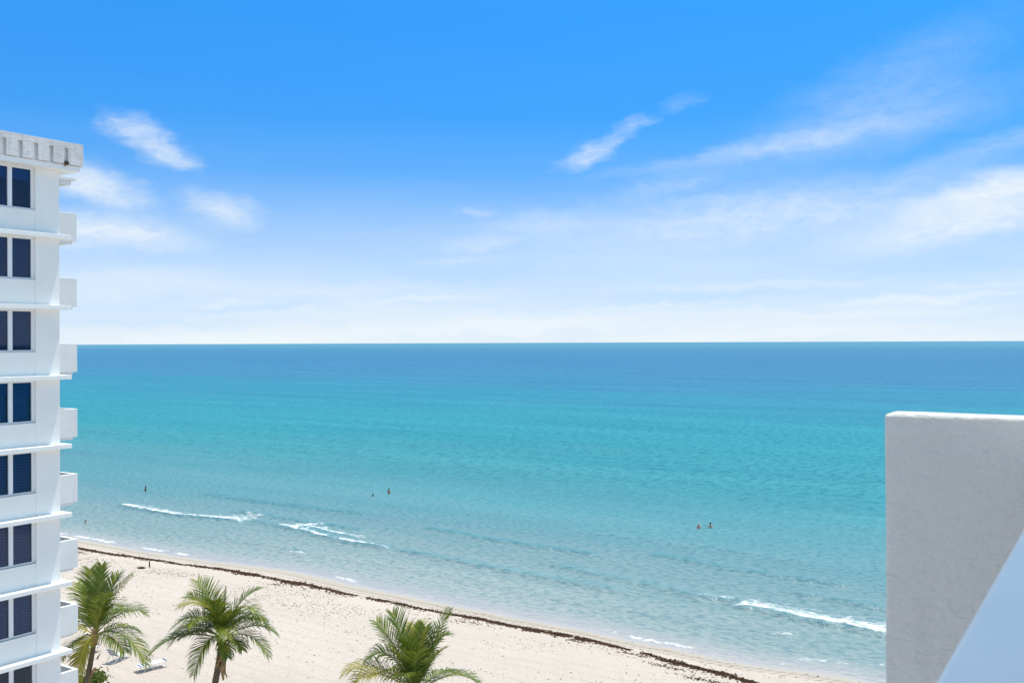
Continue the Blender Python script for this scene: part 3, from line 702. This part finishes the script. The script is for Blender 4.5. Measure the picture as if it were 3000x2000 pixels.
# seaweed: wrack line and scattered bits
m, t = mat('dry_seaweed')
pos = t.n('ShaderNodeNewGeometry').outputs['Position']
M['weed'] = finish(m, t, pbsdf(t, t.mix(t.noise(pos, 3.0, 5), (.04, .024, .015), (.14, .080, .050)), .9, None, .15))
def flakes(name, pts, label, rnd):
    co = []; fa = []
    P = np.array(pts); zb = beach_z(P[:, 0], P[:, 1])
    for (x, y, s, h), z in zip(pts, zb):
        a = rnd.uniform(0, 6.28); i = len(co)
        dx, dy = math.cos(a) * s, math.sin(a) * s; ex, ey = -math.sin(a) * s * rnd.uniform(.3, .8), math.cos(a) * s * rnd.uniform(.3, .8)
        co += [(x - dx, y - dy, z), (x + ex, y + ey, z + rnd.uniform(0, .02)), (x + dx, y + dy, z), (x - ex, y - ey, z), (x + rnd.uniform(-.3, .3) * s, y + rnd.uniform(-.3, .3) * s, z + h)]
        fa += [(i, i + 1, i + 4), (i + 1, i + 2, i + 4), (i + 2, i + 3, i + 4), (i + 3, i, i + 4)]
    me = bpy.data.meshes.new(name); me.from_pydata(co, [], fa); me.update()
    return tag(obj(name, me, 'weed'), label, 'seaweed', kind='stuff')
WR = [(-125, 63.6), (-110, 63.2), (-96.4, 63.1), (-88.1, 63.5), (-80.9, 64.2), (-75.5, 64.9), (-69.2, 64.8), (-63.5, 64.6), (-59.8, 64.7), (-51.7, 64.2), (-45.3, 64.2), (-37.2, 63.9), (-31.6, 63.4), (-26.1, 62.1), (-22.9, 61.0), (-10, 58)]
wx = [p[0] for p in WR]; wy = [p[1] for p in WR]
rnd = random.Random(21); pts = []
def n1(x, y):
    xi, yi = math.floor(x), math.floor(y); fx, fy = x - xi, y - yi
    fx = fx * fx * (3 - 2 * fx); fy = fy * fy * (3 - 2 * fy); L_ = LATL
    a, b = L_[xi % 512], L_[(xi + 1) % 512]; y0, y1 = yi % 512, (yi + 1) % 512
    return (a[y0] * (1 - fx) + b[y0] * fx) * (1 - fy) + (a[y1] * (1 - fx) + b[y1] * fx) * fy - .5
LATL = _lat.tolist()
while len(pts) < 17000:
    x = rnd.uniform(-122, -14)
    d = .62 + 1.5 * n1(x * .9, 3.3) + .5 * n1(x * .2, 8.8)
    if rnd.random() > d: continue
    y = np.interp(x, wx, wy) + .5 * n1(x * .25, 1.1) + .35 * n1(x * .9, 5.1) + rnd.gauss(0, .16 + .6 * max(0, n1(x * .5, 6.6)))
    if rnd.random() < .16: y -= abs(rnd.gauss(0, .8)) * (.4 + max(0, n1(x * .2, 4.4)) * 2)
    pts.append((x, float(y), rnd.uniform(.03, .15), rnd.uniform(.02, .12)))
flakes('seaweed_line', pts, 'dark brown line of dry seaweed along the beach', rnd)
pts = []
while len(pts) < 9000:
    x = rnd.uniform(-110, -14); y = rnd.uniform(36, 67.0)
    base = np.interp(x, wx, wy)
    d = .008 + .75 * math.exp(-abs(y - (base - 3.5)) / 4.5) * max(0, .45 + 2.2 * n1(x * .18, y * .35)) + .12 * max(0, n1(x * .1, y * .12) + .1)
    if y > base: d *= .35
    if rnd.random() > d: continue
    pts.append((x, y, rnd.choice((.018, .025, .03, .05, .09)) * rnd.uniform(.7, 1.3), rnd.uniform(.01, .05)))
for cx, cy, n_, sp in ((-27.5, 60.6, 90, .5), (-31, 62.2, 70, .4), (-24.5, 59.2, 120, .6), (-36, 62.9, 50, .35), (-45, 62.6, 40, .5), (-67, 62.8, 50, .6), (-94, 61.4, 60, .5), (-20, 57.6, 90, .6)):
    for k in range(n_): pts.append((cx + rnd.gauss(0, sp * 1.6), cy + rnd.gauss(0, sp * .45), rnd.uniform(.04, .12), rnd.uniform(.02, .08)))
for k in range(60): pts.append((-81.66 + rnd.gauss(0, .16), 59.95 + rnd.gauss(0, .12), .09, rnd.uniform(.05, .22)))
flakes('seaweed_bits', pts, 'scattered bits of dry seaweed on the pale sand', rnd)

# ------------------------------------------------------------------ bathers
def person(loc, rz, label, skin, hair='hair', suit='swim', pose='stand', depth=1.05, hat=None):
    """standing bather; depth = how much of the body is under water"""
    o = empty('person', (loc[0], loc[1], -depth), rz); tag(o, label, 'person', 'bathers in the sea')
    J = {'pel': (0, 0, .95), 'bel': (0, .01, 1.12), 'che': (0, 0, 1.34), 'nek': (0, 0, 1.49), 'hd0': (0, -.015, 1.56), 'hd1': (0, -.02, 1.64), 'hd2': (0, -.01, 1.73),
         'ls': (-.17, 0, 1.42), 'rs': (.17, 0, 1.42), 'le': (-.27, .03, 1.16), 're': (.27, .03, 1.16), 'lw': (-.25, -.10, .96), 'rw': (.25, -.10, .96), 'lh': (-.24, -.14, .88), 'rh': (.24, -.14, .88),
         'lhp': (-.10, 0, .90), 'rhp': (.10, 0, .90), 'lk': (-.11, -.02, .50), 'rk': (.11, -.02, .50), 'la': (-.11, .02, .09), 'ra': (.11, .02, .09), 'lt': (-.12, -.16, .04), 'rt': (.12, -.16, .04)}
    if pose == 'folded':
        for s, e, wn, hn in ((-1, 'le', 'lw', 'lh'), (1, 're', 'rw', 'rh')):
            J[e] = (s * .27, -.04, 1.18); J[wn] = (s * .06, -.22, 1.20); J[hn] = (-s * .05, -.22, 1.22)
    if pose == 'akimbo':
        for s, e, wn, hn in ((-1, 'le', 'lw', 'lh'), (1, 're', 'rw', 'rh')):
            J[e] = (s * .38, .06, 1.15); J[wn] = (s * .42, -.05, .95); J[hn] = (s * .44, -.08, .88)
    E_ = [('pel', 'bel'), ('bel', 'che'), ('che', 'nek'), ('nek', 'hd0'), ('hd0', 'hd1'), ('hd1', 'hd2'), ('che', 'ls'), ('ls', 'le'), ('le', 'lw'), ('lw', 'lh'), ('che', 'rs'), ('rs', 're'), ('re', 'rw'), ('rw', 'rh'),
          ('pel', 'lhp'), ('lhp', 'lk'), ('lk', 'la'), ('la', 'lt'), ('pel', 'rhp'), ('rhp', 'rk'), ('rk', 'ra'), ('ra', 'rt')]
    RD = {'pel': .145, 'bel': .13, 'che': .15, 'nek': .058, 'hd0': .07, 'hd1': .092, 'hd2': .07, 'ls': .068, 'rs': .068, 'le': .045, 're': .045, 'lw': .033, 'rw': .033, 'lh': .04, 'rh': .04,
          'lhp': .095, 'rhp': .095, 'lk': .06, 'rk': .06, 'la': .042, 'ra': .042, 'lt': .035, 'rt': .035}
    ks = list(J); me = bpy.data.meshes.new('body'); me.from_pydata([J[k] for k in ks], [(ks.index(a), ks.index(b)) for a, b in E_], []); me.update()
    b = bpy.data.objects.new('body', me); COL.objects.link(b); b.parent = o
    sk = b.modifiers.new('skin', 'SKIN'); sk.use_smooth_shade = True
    for k, v in zip(ks, me.skin_vertices[0].data):
        r = RD[k]; v.radius = (r, r * (.72 if k in ('che', 'bel', 'pel') else 1)); v.use_root = (k == 'pel')
    sb = b.modifiers.new('smooth', 'SUBSURF'); sb.levels = sb.render_levels = 1
    me.materials.append(M[skin])
    bm = bmesh.new(); bmesh.ops.create_icosphere(bm, subdivisions=2, radius=.115)
    for v in bm.verts:
        v.co.z *= 1.12; v.co.y *= 1.08
        if v.co.y < -.03 and v.co.z < .045: v.co.y = -.03 + (v.co.y + .03) * .2
    h = obj('hair', bm, hat or hair, o, True); h.location = (0, .012, 1.665)
    bm = bmesh.new(); bmesh.ops.create_uvsphere(bm, u_segments=12, v_segments=6, radius=1)
    for v in bm.verts: v.co = Vector((v.co.x * .172, v.co.y * .125, v.co.z * .13))
    s_ = obj('swimwear', bm, suit, o, True); s_.location = (0, 0, .93)
    for sgn in (-1, 1):
        bm = bmesh.new(); bmesh.ops.create_icosphere(bm, subdivisions=1, radius=.013); e = obj('eye', bm, 'hair', o); e.location = (sgn * .035, -.10, 1.645)
    bm = bmesh.new(); bmesh.ops.create_icosphere(bm, subdivisions=1, radius=.018); e = obj('nose', bm, skin, o); e.location = (0, -.118, 1.62)
    return o
person((-130.31, 96.45), R(-60), 'dark haired bather standing alone waist deep near the white block', 'skin3', pose='folded', depth=.90)
person((-97.53, 111.22), R(30), 'bather with only head and neck above the water', 'skin3', depth=1.42)
person((-97.17, 114.42), R(20), 'bather waist deep beside a person up to the neck', 'skin', pose='folded', depth=.98)
person((-47.15, 112.81), R(40), 'bather in pale cap, left of the pair standing waist deep', 'skin2', pose='folded', depth=1.08, hat='cap_hat')
person((-46.06, 113.83), R(200), 'broad bather seen from behind, right of the pair standing waist deep', 'skin2', pose='akimbo', depth=1.10)
person((-113.64, 75.28), R(70), 'dark haired swimmer with head out of the water close to shore', 'skin2', depth=1.38)

# ------------------------------------------------------------------ far motor boat with wake
bt = empty('motor_boat', (-2979, 15264, 0), R(80)); tag(bt, 'tiny white motor boat with a wake far out on the horizon', 'boat')
bm = bmesh.new()
prof = [(-14, 3.2, 3.0), (-4, 3.6, 3.2), (6, 3.0, 3.6), (13, .15, 4.6)]
rows = [[bm.verts.new((x, -w_, h)), bm.verts.new((x, -w_ * .6, -.8)), bm.verts.new((x, w_ * .6, -.8)), bm.verts.new((x, w_, h))] for x, w_, h in prof]
for a, b in zip(rows, rows[1:]):
    for k in range(4): bm.faces.new((a[k], a[(k + 1) % 4], b[(k + 1) % 4], b[k]))
bm.faces.new(rows[0]); bm.faces.new(rows[-1][::-1])
obj('hull', bm, 'metal', bt)
box('cabin', 'metal', bt, -8, 4, -2.4, 2.4, 3.0, 6.2, bev=.5); box('flybridge', 'metal', bt, -6, 1, -1.9, 1.9, 6.2, 8.0, bev=.4)
M['foamw'] = plain('wake_foam', (.8, .82, .83), .8, .1, .1)
bm = bmesh.new(); v = [bm.verts.new(p) for p in ((-10, -2, .3), (-10, 2, .3), (-120, 9, .25), (-120, -9, .25))]; bm.faces.new(v)
obj('wake', bm, 'foamw', bt)
